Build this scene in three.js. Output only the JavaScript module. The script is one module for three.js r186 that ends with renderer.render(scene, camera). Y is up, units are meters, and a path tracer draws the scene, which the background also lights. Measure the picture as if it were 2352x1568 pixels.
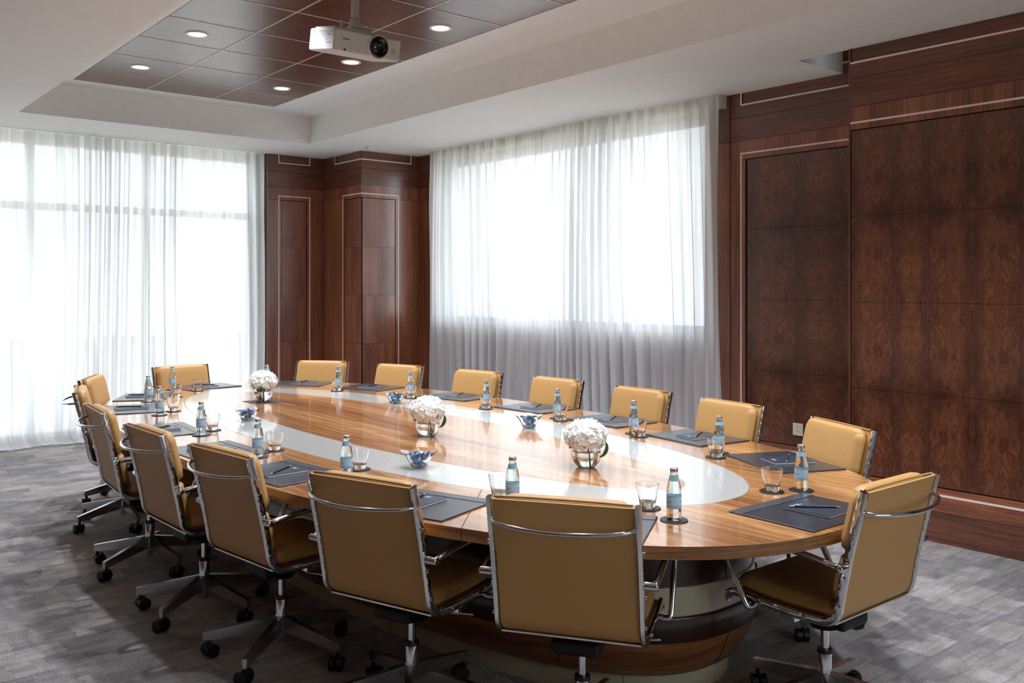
import * as THREE from 'three';
import { mergeGeometries, mergeVertices, toCreasedNormals } from 'three/addons/utils/BufferGeometryUtils.js';
import { RoundedBoxGeometry } from 'three/addons/geometries/RoundedBoxGeometry.js';

// ---------------------------------------------------------------- camera, sky, exposure
const scene = new THREE.Scene();
const camera = new THREE.PerspectiveCamera(2 * Math.atan(784 / 2067) * 180 / Math.PI, 2352 / 1568, 0.05, 300);
camera.setViewOffset(2352, 1568, 0, 127, 2352, 1568);      // level camera with a shifted lens
camera.position.set(0, 1.62, 0);
camera.rotation.y = -39.8 * Math.PI / 180;
scene.add(camera);
scene.background = new THREE.Color(0.83, 0.925, 1.0);
scene.backgroundIntensity = 2.6;
const renderer = new THREE.WebGLRenderer({ antialias: true });
renderer.toneMapping = THREE.LinearToneMapping;
renderer.toneMappingExposure = 1.52;
renderer.shadowMap.enabled = true;
const LAMP = 11;          // candela of one downlight

// ---------------------------------------------------------------- helpers
let seed = 12345;
const rnd = () => { seed = (seed * 1664525 + 1013904223) >>> 0; return seed / 4294967296; };
const rr = (a, b) => a + (b - a) * rnd();
const taken = {};
function numbered(n) {
  const k = taken[n] = (taken[n] ?? -1) + 1;
  return k ? n + '_' + String(k).padStart(3, '0') : n;
}
const shadow = (o) => { o.traverse((c) => { if (c.isMesh) { c.castShadow = true; c.receiveShadow = true; } }); return o; };
function mesh(name, geo, mat, parent) {
  const g = Array.isArray(geo) ? mergeGeometries(geo.map((x) => (x.index ? x.toNonIndexed() : x))) : geo;
  const m = new THREE.Mesh(g, mat);
  m.name = parent === scene ? numbered(name) : name;
  m.castShadow = m.receiveShadow = true;
  parent.add(m);
  return m;
}
function tag(o, label, category, group, kind) {
  if (label) o.userData.label = label;
  if (category) o.userData.category = category;
  if (group) o.userData.group = group;
  if (kind) o.userData.kind = kind;
  return o;
}
function thing(name, label, category, pos = [0, 0, 0], turn = 0, group) {
  const o = new THREE.Group();
  o.name = numbered(name);
  o.position.set(...pos); o.rotation.y = turn;
  scene.add(o);
  return tag(o, label, category, group);
}
function struct(name, label) {
  const o = new THREE.Group();
  o.name = name; scene.add(o);
  return tag(o, label, null, null, 'structure');
}
function copyOf(o, name, label, pos, turn) {
  const c = o.clone();
  c.name = numbered(name); c.userData = { ...o.userData, label };
  c.position.set(...pos); c.rotation.y = turn; scene.add(c);
  return c;
}
// box given by its limits, uv in metres (grain runs along v; turnUv lays it along u)
function box(x0, x1, y0, y1, z0, z1, ou = 0, ov = 0, turnUv = false) {
  const g = new THREE.BoxGeometry(x1 - x0, y1 - y0, z1 - z0);
  g.translate((x0 + x1) / 2, (y0 + y1) / 2, (z0 + z1) / 2);
  const p = g.attributes.position, n = g.attributes.normal, uv = g.attributes.uv;
  for (let i = 0; i < p.count; i++) {
    const ax = Math.abs(n.getX(i)), ay = Math.abs(n.getY(i));
    let u = ax > 0.5 ? p.getZ(i) : p.getX(i), v = ay > 0.5 ? p.getZ(i) : p.getY(i);
    if (turnUv) [u, v] = [v, u];
    uv.setXY(i, u + ou, v + ov);
  }
  return g;
}
function cyl(r0, r1, y0, y1, seg = 24, x = 0, z = 0) {
  const g = new THREE.CylinderGeometry(r1, r0, y1 - y0, seg);
  g.translate(x, (y0 + y1) / 2, z);
  return g;
}
function lathe(pts, seg = 32) { return new THREE.LatheGeometry(pts.map((p) => new THREE.Vector2(p[0], p[1])), seg); }
function tube(pts, r, seg = 48, rad = 10, closed = false) {
  return new THREE.TubeGeometry(new THREE.CatmullRomCurve3(pts.map((p) => new THREE.Vector3(...p)), closed, 'catmullrom', 0.5), seg, r, rad, closed);
}
const sg = (x) => (x < 0 ? -1 : 1);
function superPts(cx, cz, a, b, n, t0, t1, k) {
  const out = [];
  for (let i = 0; i <= k; i++) {
    const t = t0 + (t1 - t0) * i / k, c = Math.cos(t), s = Math.sin(t);
    out.push([cx + a * sg(c) * Math.pow(Math.abs(c), 2 / n), cz + b * sg(s) * Math.pow(Math.abs(s), 2 / n)]);
  }
  return out;
}
// flat plate over a plan outline [x, z], from y0 up to y1, uv = plan metres
function plate(outline, y0, y1, bevel = 0) {
  const s = new THREE.Shape(outline.map(([x, z]) => new THREE.Vector2(x, -z)));
  const g = new THREE.ExtrudeGeometry(s, { depth: y1 - y0 - 2 * bevel, bevelEnabled: bevel > 0, bevelSize: bevel, bevelOffset: -bevel, bevelThickness: bevel, bevelSegments: 2, curveSegments: 1 });
  g.rotateX(-Math.PI / 2);
  g.translate(0, y0 + bevel, 0);
  return g;
}

// ---------------------------------------------------------------- noise and textures
const HN = 4096, HT = new Float32Array(HN);
for (let i = 0; i < HN; i++) HT[i] = rnd();
const hash = (x, y, s) => HT[((x * 374761 + y * 668265 + s * 97531) ^ ((x * 31 + y * 17) << 3)) & (HN - 1)];
function vnoise(x, y, s, px = 0, py = 0) {
  const xi = Math.floor(x), yi = Math.floor(y), fx = x - xi, fy = y - yi;
  const u = fx * fx * (3 - 2 * fx), v = fy * fy * (3 - 2 * fy);
  const wx = (i) => (px ? ((i % px) + px) % px : i), wy = (i) => (py ? ((i % py) + py) % py : i);
  const a = hash(wx(xi), wy(yi), s), b = hash(wx(xi + 1), wy(yi), s), c = hash(wx(xi), wy(yi + 1), s), d = hash(wx(xi + 1), wy(yi + 1), s);
  return a + (b - a) * u + (c - a) * v + (a - b - c + d) * u * v;
}
function fbm(x, y, s, oct = 4, px = 0, py = 0) {
  let sum = 0, amp = 0.5, tot = 0;
  for (let i = 0; i < oct; i++) { sum += amp * vnoise(x, y, s + i * 7, px, py); tot += amp; amp *= 0.5; x *= 2; y *= 2; px *= 2; py *= 2; }
  return sum / tot;
}
const lerp3 = (a, b, t) => [a[0] + (b[0] - a[0]) * t, a[1] + (b[1] - a[1]) * t, a[2] + (b[2] - a[2]) * t];
const sat = (x) => Math.min(1, Math.max(0, x));
function texture(w, h, fn, srgb = true, rep = null) {
  const data = new Uint8Array(w * h * 4);
  for (let j = 0; j < h; j++) for (let i = 0; i < w; i++) {
    const c = fn(i / w, j / h), k = (j * w + i) * 4;
    data[k] = sat(c[0] / 255) * 255; data[k + 1] = sat(c[1] / 255) * 255; data[k + 2] = sat(c[2] / 255) * 255; data[k + 3] = 255;
  }
  const t = new THREE.DataTexture(data, w, h);
  t.wrapS = t.wrapT = THREE.RepeatWrapping; t.magFilter = THREE.LinearFilter; t.minFilter = THREE.LinearMipmapLinearFilter;
  if (srgb) t.colorSpace = THREE.SRGBColorSpace;
  if (rep) t.repeat.set(rep[0], rep[1]);
  t.needsUpdate = true;
  return t;
}
// straight-grained veneer: grain along v, tile sizeU x sizeV metres
function veneer(dark, mid, light, s, sizeU, sizeV, fine = 90, wave = 0.9) {
  return texture(1024, 1024, (u, v) => {
    const bend = fbm(u * 4, v * 2, s, 3, 4, 2) - 0.5;
    const q = u + bend * 0.06 * wave;
    const broad = fbm(q * 10, v * 2, s + 3, 4, 10, 2);
    const line = fbm(q * fine, v * 4, s + 11, 3, fine, 4);
    const pore = fbm(q * 320, v * 24, s + 23, 2, 320, 24);
    let t = 0.55 * broad + 0.45 * line;
    t = sat((t - 0.22) * 1.8);
    let c = t < 0.5 ? lerp3(dark, mid, t * 2) : lerp3(mid, light, t * 2 - 1);
    const k = 1 - 0.22 * sat((pore - 0.55) * 4);
    return [c[0] * k, c[1] * k, c[2] * k];
  }, true, [1 / sizeU, 1 / sizeV]);
}
function burl(s) {
  return texture(1024, 1024, (u, v) => {
    const x = u * 2.6, y = v * 2.0;
    const wx = fbm(x * 1.3, y * 1.3, s, 4) - 0.5, wy = fbm(x * 1.3 + 9, y * 1.3 + 4, s + 5, 4) - 0.5;
    const a = fbm(x * 1.2 + wx * 2.4, y * 0.8 + wy * 2.2, s + 13, 4);
    const f = fbm(x * 1.6 + wx * 3.2, y * 0.55 + wy * 2.4, s + 21, 3);
    const lines = 0.5 + 0.5 * Math.sin((f * 8 + wx * 1.5) * 6.283), fibre = fbm(u * 190 + wx * 46, v * 20 + wy * 10, s + 41, 2);
    const eye = Math.pow(sat(1 - Math.abs(fbm(x * 5 + wx * 5, y * 5 + wy * 5, s + 31, 3) - 0.5) * 6), 3);
    const t = sat(0.45 + (a - 0.5) * 0.95 + (lines - 0.5) * 0.24 - eye * 0.12 + (fibre - 0.5) * 0.30);
    return t < 0.5 ? lerp3([62, 30, 20], [98, 54, 34], t * 2) : lerp3([98, 54, 34], [146, 93, 60], t * 2 - 1);
  });
}
const phys = (o) => new THREE.MeshPhysicalMaterial(o);
const std = (o) => new THREE.MeshStandardMaterial(o);

const wallVeneer = veneer([98, 50, 31], [138, 78, 50], [172, 106, 72], 3, 0.9, 1.8);
const deepVeneer = veneer([76, 38, 25], [108, 60, 41], [136, 82, 58], 8, 0.9, 1.8);
const tableVeneer = veneer([120, 74, 40], [170, 116, 68], [205, 154, 100], 15, 1.1, 2.6, 70, 1.4);
const baseVeneer = veneer([84, 48, 26], [142, 88, 50], [178, 120, 74], 27, 0.8, 1.6, 40, 2.4);
const woodA = phys({ map: wallVeneer, roughness: 0.34, clearcoat: 0.8, clearcoatRoughness: 0.2 });
const woodB = phys({ map: deepVeneer, roughness: 0.34, clearcoat: 0.8, clearcoatRoughness: 0.2 });
const burlMats = [50].map((s) => phys({ map: burl(s), roughness: 0.34, clearcoat: 0.8, clearcoatRoughness: 0.2 }));
const core = std({ color: '#241008', roughness: 0.8 });
const inlayMat = std({ color: '#f4e0d2', roughness: 0.4 });
const plaster = std({ map: texture(512, 512, (u, v) => { const k = 241 + 6 * (fbm(u * 40, v * 40, 61, 3, 40, 40) - 0.5); return [k, k, k * 0.99]; }, true, [0.5, 0.5]), roughness: 0.85 });
const carpetMap = (() => {
  // woven blocks: oblongs of two greys with ribs
  return texture(2048, 2048, (u, v) => {
    const wob = (fbm(u * 30, v * 30, 70, 2, 30, 30) - 0.5) * 0.012;
    const uu = u + wob, vv = v + wob * 0.7, N = 13, M = 22;
    const row = Math.floor(vv * M), col = Math.floor(uu * N + 0.37 * (((row % 3) + 3) % 3)), fv = vv * M - row;
    const big = hash(((col % N) + N) % N, ((row % M) + M) % M, 71), sub = hash(Math.floor(uu * 34 + 0.4 * (row % 2)) % 34, Math.floor(vv * 66) % 66, 72);
    const cloud = fbm(u * 12, v * 12, 73, 4, 12, 12), rib = fbm(u * 26, v * 190, 74, 2, 26, 190);
    const pile = (hash(Math.floor(u * 820), Math.floor(v * 820), 75) - 0.5) * 22;
    const edge = fv < 0.06 && big > 0.4 ? -14 : 0;
    const k = 138 + (big - 0.5) * 34 + (sub - 0.5) * 18 + (cloud - 0.5) * 24 + (rib - 0.5) * 28 + edge + pile, warm = big > 0.5 ? 3 : 0;
    return [k + 2 + warm, k - 2, k - 5 - warm];
  }, true, [1 / 3.4, 1 / 3.4]);
})();
const carpetMat = std({ map: carpetMap, roughness: 0.97, bumpMap: texture(512, 512, (u, v) => { const k = 255 * fbm(u * 220, v * 220, 83, 2, 220, 220); return [k, k, k]; }, false, [1 / 0.8, 1 / 0.8]), bumpScale: 0.006 });
const leatherBump = texture(512, 512, (u, v) => { const k = 255 * (0.6 * fbm(u * 90, v * 90, 91, 3, 90, 90) + 0.4 * fbm(u * 14, v * 14, 95, 2, 14, 14)); return [k, k, k]; }, false, [1 / 0.25, 1 / 0.25]);
const leather = std({ color: '#b98c50', roughness: 0.46, bumpMap: leatherBump, bumpScale: 0.0006 });
const chrome = std({ color: '#d9dadd', metalness: 1, roughness: 0.09 });
const satin = std({ color: '#c4c5c8', metalness: 1, roughness: 0.2 });
const blackPlastic = std({ color: '#0c0c0d', roughness: 0.45 });
const blackMetal = std({ color: '#121213', roughness: 0.5, metalness: 0.3 });
const tableWood = phys({ map: tableVeneer, roughness: 0.25, clearcoat: 1, clearcoatRoughness: 0.09 });
const cream = phys({ color: '#b2b2aa', roughness: 0.25, clearcoat: 1, clearcoatRoughness: 0.09 });
const creamBase = phys({ color: '#b3aa8e', roughness: 0.3, clearcoat: 0.5, clearcoatRoughness: 0.15 });
const baseWood = phys({ map: baseVeneer, roughness: 0.3, clearcoat: 0.6, clearcoatRoughness: 0.15 });
const baseDark = phys({ map: deepVeneer, roughness: 0.3, clearcoat: 0.6, clearcoatRoughness: 0.15, color: '#7a6c68' });
const whitePaint = std({ color: '#e9e9e6', roughness: 0.5 });
const frameMat = std({ color: '#c8cac8', roughness: 0.4, metalness: 0.2 });
const paneMat = phys({ color: '#ffffff', transmission: 1, roughness: 0, thickness: 0, ior: 1.5 });
const glassMat = phys({ color: '#ffffff', transmission: 1, roughness: 0, thickness: 0.003, ior: 1.48 });
const sheer = phys({ map: texture(512, 256, (u, v) => { const k = 232 + 23 * sat(fbm(u * 90, v * 3, 111, 3, 90, 3) * 1.5 - 0.2) - 14 * sat((fbm(u * 16, v * 2, 117, 2, 16, 2) - 0.5) * 4); return [k, k, k]; }, true, [1 / 1.3, 1 / 3.3]), transmission: 0.57, roughness: 0.90, thickness: 0, ior: 1.05, side: THREE.DoubleSide });

// ---------------------------------------------------------------- the room
const XP = 5.704, XW = 6.31, ZF = -10.35, CEIL = 3.239, TRAY = 3.545;
const XC = 5.49, ZC = -9.40;                // column
const ZP = -3.24;                           // left end of the proud wall

{
  const f = mesh('floor', box(-1.6, 6.9, -0.2, 0, -10.9, 2.0), carpetMat, scene);
  tag(f, 'grey block patterned carpet', null, null, 'structure');
  const gnd = mesh('ground_outside', box(-120, 120, -9.3, -9, -200, 90), std({ color: '#b9b2a2', roughness: 0.95 }), scene);
  tag(gnd, 'pale ground outside the windows', null, null, 'structure');
}
// a wood wall in its own frame: u along the wall seen left to right, y up, w into the room
const T_ = 0.02;
function woodSection(p, u0, u1, o = {}) {
  const g = 0.003, top = o.top ?? CEIL, turn = (m, geo, name, w = 0) => { const k = mesh(name, geo, m, p); k.position.z = w; return k; };
  const bd = (name, a, b, c, d, m = woodA, along = false, w = 0) => turn(m, box(a + g / 2, b - g / 2, c + g / 2, d - g / 2, 0, T_, rr(0, 3), rr(0, 3), along), name, w);
  const strip = (a, b, c, d, w = 0.0015) => turn(inlayMat, box(a, b, c, d, T_ - 0.003, T_, 0, 0), 'inlay', w);
  bd('skirting', u0, u1, 0, 0.196, woodB, true);
  const S = 0.013, y0 = 0.301, y1 = 2.73, fi = 0.048;
  if (o.trim) {
    const { a, b, openL, openR } = o.trim, fa = openL ? u0 : a + fi, fb = openR ? u1 : b - fi;
    bd('rail', u0, u1, 0.196, y0 + 0.046, woodA, true);
    bd('rail', u0, u1, y1 - fi, 2.839, woodA, false);
    if (!openL) bd('stile', u0, fa, y0 + 0.046, y1 - fi, woodA);
    if (!openR) bd('stile', fb, u1, y0 + 0.046, y1 - fi, woodA);
    strip(openL ? u0 : a, openR ? u1 : b, y1 - S / 2, y1 + S / 2);
    strip(openL ? u0 : a, openR ? u1 : b, y0 - S / 2, y0 + S / 2);
    if (!openL) strip(a, a + S, y0 + S / 2, y1 - S / 2);
    if (!openR) strip(b - S, b, y0 + S / 2, y1 - S / 2);
    const rows = [0.347, 0.930, 1.512, 2.093, 2.682], cols = o.cols ?? [fa, fb];
    for (let r = 0; r < 4; r++) for (let c = 0; c + 1 < cols.length; c++) {
      const q = o.burl ? 0.0012 : 0.0014;
      const geo = box(cols[c] + (c ? q / 2 : 0.006), cols[c + 1] - (c + 2 < cols.length ? q / 2 : 0.006), rows[r] + (r ? q : 0.006), rows[r + 1] - (r < 3 ? q : 0.006), 0, T_ - 0.006, o.burl ? 0 : rr(0, 3), rr(0, 3));
      if (o.burl) {
        const uv = geo.attributes.uv, ps = geo.attributes.position, w = cols[c + 1] - cols[c], h = rows[r + 1] - rows[r];
        for (let i = 0; i < uv.count; i++) {
          let uu = (ps.getX(i) - cols[c]) / w, vv = (ps.getY(i) - rows[r]) / h;
          if (c % 2) uu = 1 - uu; if (r % 2) vv = 1 - vv;
          uv.setXY(i, 0.02 + uu * 0.96, 0.02 + vv * 0.96);
        }
      }
      turn(o.burl ? burlMats[o.shift ?? 0] : woodA, geo, 'panel', 0);
    }
  } else bd('panel', u0, u1, 0.196, 2.839, woodA);
  bd('frieze', u0, u1, 2.839, 3.034, woodB, true);
  if (o.trim && !o.plainTop) {
    const { a, b, openL, openR } = o.trim, ua = (o.upper ?? [a, b])[0], ub = (o.upper ?? [a, b])[1];
    bd('frieze', u0, u1, 3.034, 3.138, woodB, true);
    if (!openL) bd('frieze', u0, ua, 3.138, top, woodB);
    if (!openR) bd('frieze', ub, u1, 3.138, top, woodB);
    bd('panel', openL ? u0 : ua, openR ? u1 : ub, 3.138, top, woodB, true, -0.012);
    strip(openL ? u0 : ua, openR ? u1 : ub, 3.132, 3.132 + S);
    if (!openL) strip(ua, ua + S, 3.145, top);
    if (!openR) strip(ub - S, ub, 3.145, top);
    if (top > 3.3) strip(u0, u1, 3.31, 3.31 + S);
  } else bd('frieze', u0, u1, 3.034, top, woodB, true);
}
{
  // right side wall: proud burl wall, deep recess behind it, window bay, column
  const w = struct('wall_right', 'dark polished wood panelling with pale inlay lines');
  const place = (x, z, turn) => { const k = new THREE.Group(); k.name = 'panelling'; k.position.set(x, 0, z); k.rotation.y = turn; w.add(k); return k; };
  // solid cores
  mesh('wall_core', box(XP + T_, XP + 0.3, 0, 3.6, ZP, 2.0), core, w);
  mesh('wall_core', box(XW + T_, XW + 0.3, 0, 3.65, ZC - 1.2, -8.97), core, w);
  mesh('wall_core', box(XW + T_, XW + 0.3, 0, 1.20, -8.97, -4.957), core, w);
  mesh('wall_core', box(XW + T_, XW + 0.3, 3.13, 3.65, -8.97, -4.957), core, w);
  mesh('wall_core', box(XW + T_, XW + 0.3, 0, 3.65, -4.957, ZP + 0.5), core, w);
  const proud = place(XP + T_, ZP, -Math.PI / 2);
  woodSection(proud, 0, 5.2, { trim: { a: 0, b: 5.2, openL: true, openR: true }, cols: [0, 0.424, 0.802, 1.20, 1.60, 2.0, 2.4, 2.8, 3.2, 3.6, 4.0, 4.4, 4.8, 5.2], burl: true });
  mesh('end_board', box(XP, XP + 0.3, 0, 3.6, ZP - 0.012, ZP), woodB, w);
  const rec = place(XW + T_, -4.78, -Math.PI / 2);
  woodSection(rec, -0.17, 0.098, { plainTop: true });
  woodSection(rec, 0.104, 2.0, { trim: { a: 0.202, b: 2.0, openR: true }, cols: [0.263, 0.93, 1.6, 2.0], burl: true, top: 3.6 });
  // under the window, behind the sheer curtain
  const below = place(XW + T_, -8.97, -Math.PI / 2);
  for (let i = 0; i < 4; i++) {
    const a = i * 1.003, b = a + 1.0, m = mesh('panel', box(a, b, 0.2, 0.97, 0, T_, rr(0, 3), rr(0, 3)), woodA, below);
    m.position.z = 0;
  }
  mesh('skirting', box(0, 4.01, 0, 0.196, 0, T_, 0, 0, true), woodB, below);
  mesh('rail', box(0, 4.01, 1.0, 1.19, 0, T_, 0, 0, true), woodB, below);
  mesh('inlay', box(0, 4.01, 0.98, 0.993, T_ - 0.004, T_ + 0.001), inlayMat, below);
  const sec = place(XW + T_, ZC, -Math.PI / 2);
  woodSection(sec, 0, 0.43, { trim: { a: 0.30, b: 0.43, openR: true } });
}
{
  const c = struct('wall_column', 'wood clad corner column with inlay lines turning its corner');
  mesh('wall_core', box(XC + T_, XW + 0.1, 0, 3.6, ZF - 0.3, ZC - T_), core, c);
  const l = new THREE.Group(); l.name = 'panelling'; l.position.set(XC + T_, 0, ZF); l.rotation.y = -Math.PI / 2; c.add(l);
  const len = ZC - ZF;
  woodSection(l, 0, len, { trim: { a: 0.50, b: len, openR: true }, upper: [0.30, len] });
  const f = new THREE.Group(); f.name = 'panelling'; f.position.set(XC, 0, ZC - T_); c.add(f);
  woodSection(f, 0, XW - XC, { trim: { a: 0, b: 0.53, openL: true }, upper: [0, 0.71] });
}
{
  // far wall: full-height window and a strip of panelling
  const w = struct('wall_far', 'wood panelled strip beside the full height window');
  const p = new THREE.Group(); p.name = 'panelling'; p.position.set(4.735, 0, ZF - T_); w.add(p);
  mesh('wall_core', box(4.735, XW, 0, 3.6, ZF - 0.4, ZF - T_), core, w);
  woodSection(p, 0, XC - 4.735, { trim: { a: 0.145, b: 0.575 } });
  mesh('wall_core', box(-1.6, 4.735, 3.2, 3.7, ZF - 0.4, ZF - 0.15), whitePaint, w);
}
{
  const w = struct('wall_left', 'dark wood wall opposite the curtained window');
  mesh('wall_core', box(-1.6, -1.4, 0, 3.7, -10.9, 2.0), woodA, w);
  const b = struct('wall_back', 'pale plaster wall with a window at the near end of the room'), W = [1.2, 3.9, 1.0, 2.5];
  mesh('wall_core', box(-1.6, W[0], 0, 3.7, 1.8, 2.0), plaster, b);
  mesh('wall_core', box(W[1], 6.2, 0, 3.7, 1.8, 2.0), plaster, b);
  mesh('wall_core', box(W[0], W[1], 0, W[2], 1.8, 2.0), plaster, b);
  mesh('wall_core', box(W[0], W[1], W[3], 3.7, 1.8, 2.0), plaster, b);
  const v = struct('window_3', 'window behind the near chairs');
  for (const x of [W[0], (W[0] + W[1]) / 2 - 0.03, W[1] - 0.06]) mesh('mullion', box(x, x + 0.06, W[2], W[3], 1.86, 1.94), frameMat, v);
  for (const y of [W[2], W[3] - 0.06]) mesh('transom', box(W[0], W[1], y, y + 0.06, 1.865, 1.935), frameMat, v);
  const g = new THREE.PlaneGeometry(W[1] - W[0] - 0.12, W[3] - W[2] - 0.12); g.rotateY(Math.PI); g.translate((W[0] + W[1]) / 2, (W[2] + W[3]) / 2, 1.9);
  mesh('pane', g, paneMat, v);
}
// ceiling: plaster soffit round a tray of wood tiles
const TX0 = 1.83, TX1 = 4.79, TZ0 = -9.36, TZ1 = 0.1;
{
  const c = struct('ceiling', 'white plaster ceiling with a sunken tray of wood tiles');
  const top = 3.75;
  mesh('soffit', box(-1.6, XW + 0.3, CEIL, top, ZF - 0.45, TZ0), plaster, c);
  mesh('soffit', box(-1.6, TX0, CEIL, top, TZ0, 2.0), plaster, c);
  mesh('soffit', box(TX1, XW + 0.3, CEIL, top, TZ0, -3.65), plaster, c);
  mesh('soffit', box(TX1, 5.722, CEIL, top, -3.65, TZ1), plaster, c);
  mesh('soffit', box(TX0, 5.722, CEIL, top, TZ1, 2.0), plaster, c);
  mesh('slot_lid', box(5.722, XW + 0.3, 3.6, top, -3.65, 2.0), core, c);
  // tray lid with plaster margin round the tiles
  const WX0 = 2.222, WX1 = 4.222, WZ0 = -9.06, WZ1 = -0.25;
  mesh('tray_margin', box(TX0, WX0, TRAY, top, TZ0, TZ1), plaster, c);
  mesh('tray_margin', box(WX1, TX1, TRAY, top, TZ0, TZ1), plaster, c);
  mesh('tray_margin', box(WX0, WX1, TRAY, top, TZ0, WZ0), plaster, c);
  mesh('tray_margin', box(WX0, WX1, TRAY, top, WZ1, TZ1), plaster, c);
  mesh('tray_lid', box(WX0, WX1, TRAY + 0.05, top, WZ0, WZ1), core, c);
  const N = 40;
  const tileMap = texture(1024, 1024, (u, v) => {
    const broad = fbm(u * 3 + fbm(u * 2, v * 5, 33, 3, 2, 5) * 0.5, v * 14, 31, 4, 0, 14), line = fbm(u * 6, v * 80, 35, 3, 6, 80);
    const t = sat((0.55 * broad + 0.45 * line - 0.22) * 1.8);
    const col = t < 0.5 ? lerp3([60, 27, 17], [92, 47, 30], t * 2) : lerp3([92, 47, 30], [120, 68, 44], t * 2 - 1);
    const du = (u * N) % 1 - 0.5, dv = (v * N) % 1 - 0.5, hole = du * du + dv * dv < 0.045;
    return hole ? [20, 10, 8] : col;
  });
  const tileMat = phys({ map: tileMap, roughness: 0.3, clearcoat: 0.7, clearcoatRoughness: 0.22 });
  const barMat = std({ color: '#d8cfc8', metalness: 0.2, roughness: 0.35 });
  const P = 0.6667, zs = [WZ0, -8.50];
  for (let z = -8.50 + P; z < WZ1 + 0.1; z += P) zs.push(Math.min(z, WZ1));
  const xs = [WX0, WX0 + P, WX0 + 2 * P, WX1];
  for (let i = 0; i < 3; i++) for (let k = 0; k + 1 < zs.length; k++) {
    const q = 0.007, geo = new THREE.BoxGeometry(xs[i + 1] - xs[i] - 2 * q, 0.02, zs[k + 1] - zs[k] - 2 * q);
    const uv = geo.attributes.uv, ps = geo.attributes.position;
    for (let n = 0; n < uv.count; n++) uv.setXY(n, (ps.getX(n) + 0.333) / P, (ps.getZ(n) + 0.333) / P);
    const t = mesh('ceiling_tile', geo, tileMat, c);
    t.position.set((xs[i] + xs[i + 1]) / 2, TRAY + 0.012, (zs[k] + zs[k + 1]) / 2);
  }
  for (let i = 1; i < 3; i++) mesh('grid_bar', box(xs[i] - 0.0055, xs[i] + 0.0055, TRAY - 0.001, TRAY + 0.03, WZ0, WZ1), barMat, c);
  for (let k = 1; k + 1 < zs.length; k++) for (let i = 0; i < 3; i++) mesh('grid_bar', box(xs[i] + 0.006, xs[i + 1] - 0.006, TRAY - 0.001, TRAY + 0.03, zs[k] - 0.0055, zs[k] + 0.0055), barMat, c);
}
// windows
{
  const w = struct('window_1', 'full height window with grey frame and transom');
  const zf = -10.66, d = 0.07, vert = [-1.35, -0.2, 0.99, 2.19, 3.39, 4.66], fw = 0.065;
  const pane = [];
  for (const x of vert) mesh('mullion', box(x - fw / 2, x + fw / 2, 0.0, 3.25, zf - d, zf + d), frameMat, w);
  for (let i = 0; i + 1 < vert.length; i++) {
    const a = vert[i] + fw / 2, b = vert[i + 1] - fw / 2;
    for (const [y, h] of [[0.0, 0.06], [2.44, 0.075], [3.14, 0.06]]) mesh('transom', box(a, b, y, y + h, zf - d + 0.01, zf + d - 0.01), frameMat, w);
    for (const [y0, y1] of [[0.06, 2.44], [2.515, 3.14]]) {
      const g = new THREE.PlaneGeometry(b - a, y1 - y0); g.translate((a + b) / 2, (y0 + y1) / 2, zf);
      mesh('pane', g, paneMat, w);
    }
  }
  const v = struct('window_2', 'wide window above a wood sill behind the sheer curtain');
  const x = XW + 0.2;
  mesh('frame_bar', box(x - 0.05, x + 0.05, 1.20, 1.26, -8.97, -4.957), frameMat, v);
  mesh('frame_bar', box(x - 0.05, x + 0.05, 3.07, 3.13, -8.97, -4.957), frameMat, v);
  for (const z of [-8.97, -5.017]) mesh('frame_bar', box(x - 0.05, x + 0.05, 1.26, 3.07, z, z + 0.06), frameMat, v);
  const g = new THREE.PlaneGeometry(3.89, 1.81); g.rotateY(-Math.PI / 2); g.translate(x, 2.165, -6.963);
  mesh('pane', g, paneMat, v);
  mesh('window_sill', box(XW - 0.01, XW + 0.16, 1.19, 1.21, -8.97, -4.957), whitePaint, v);
}
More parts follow.
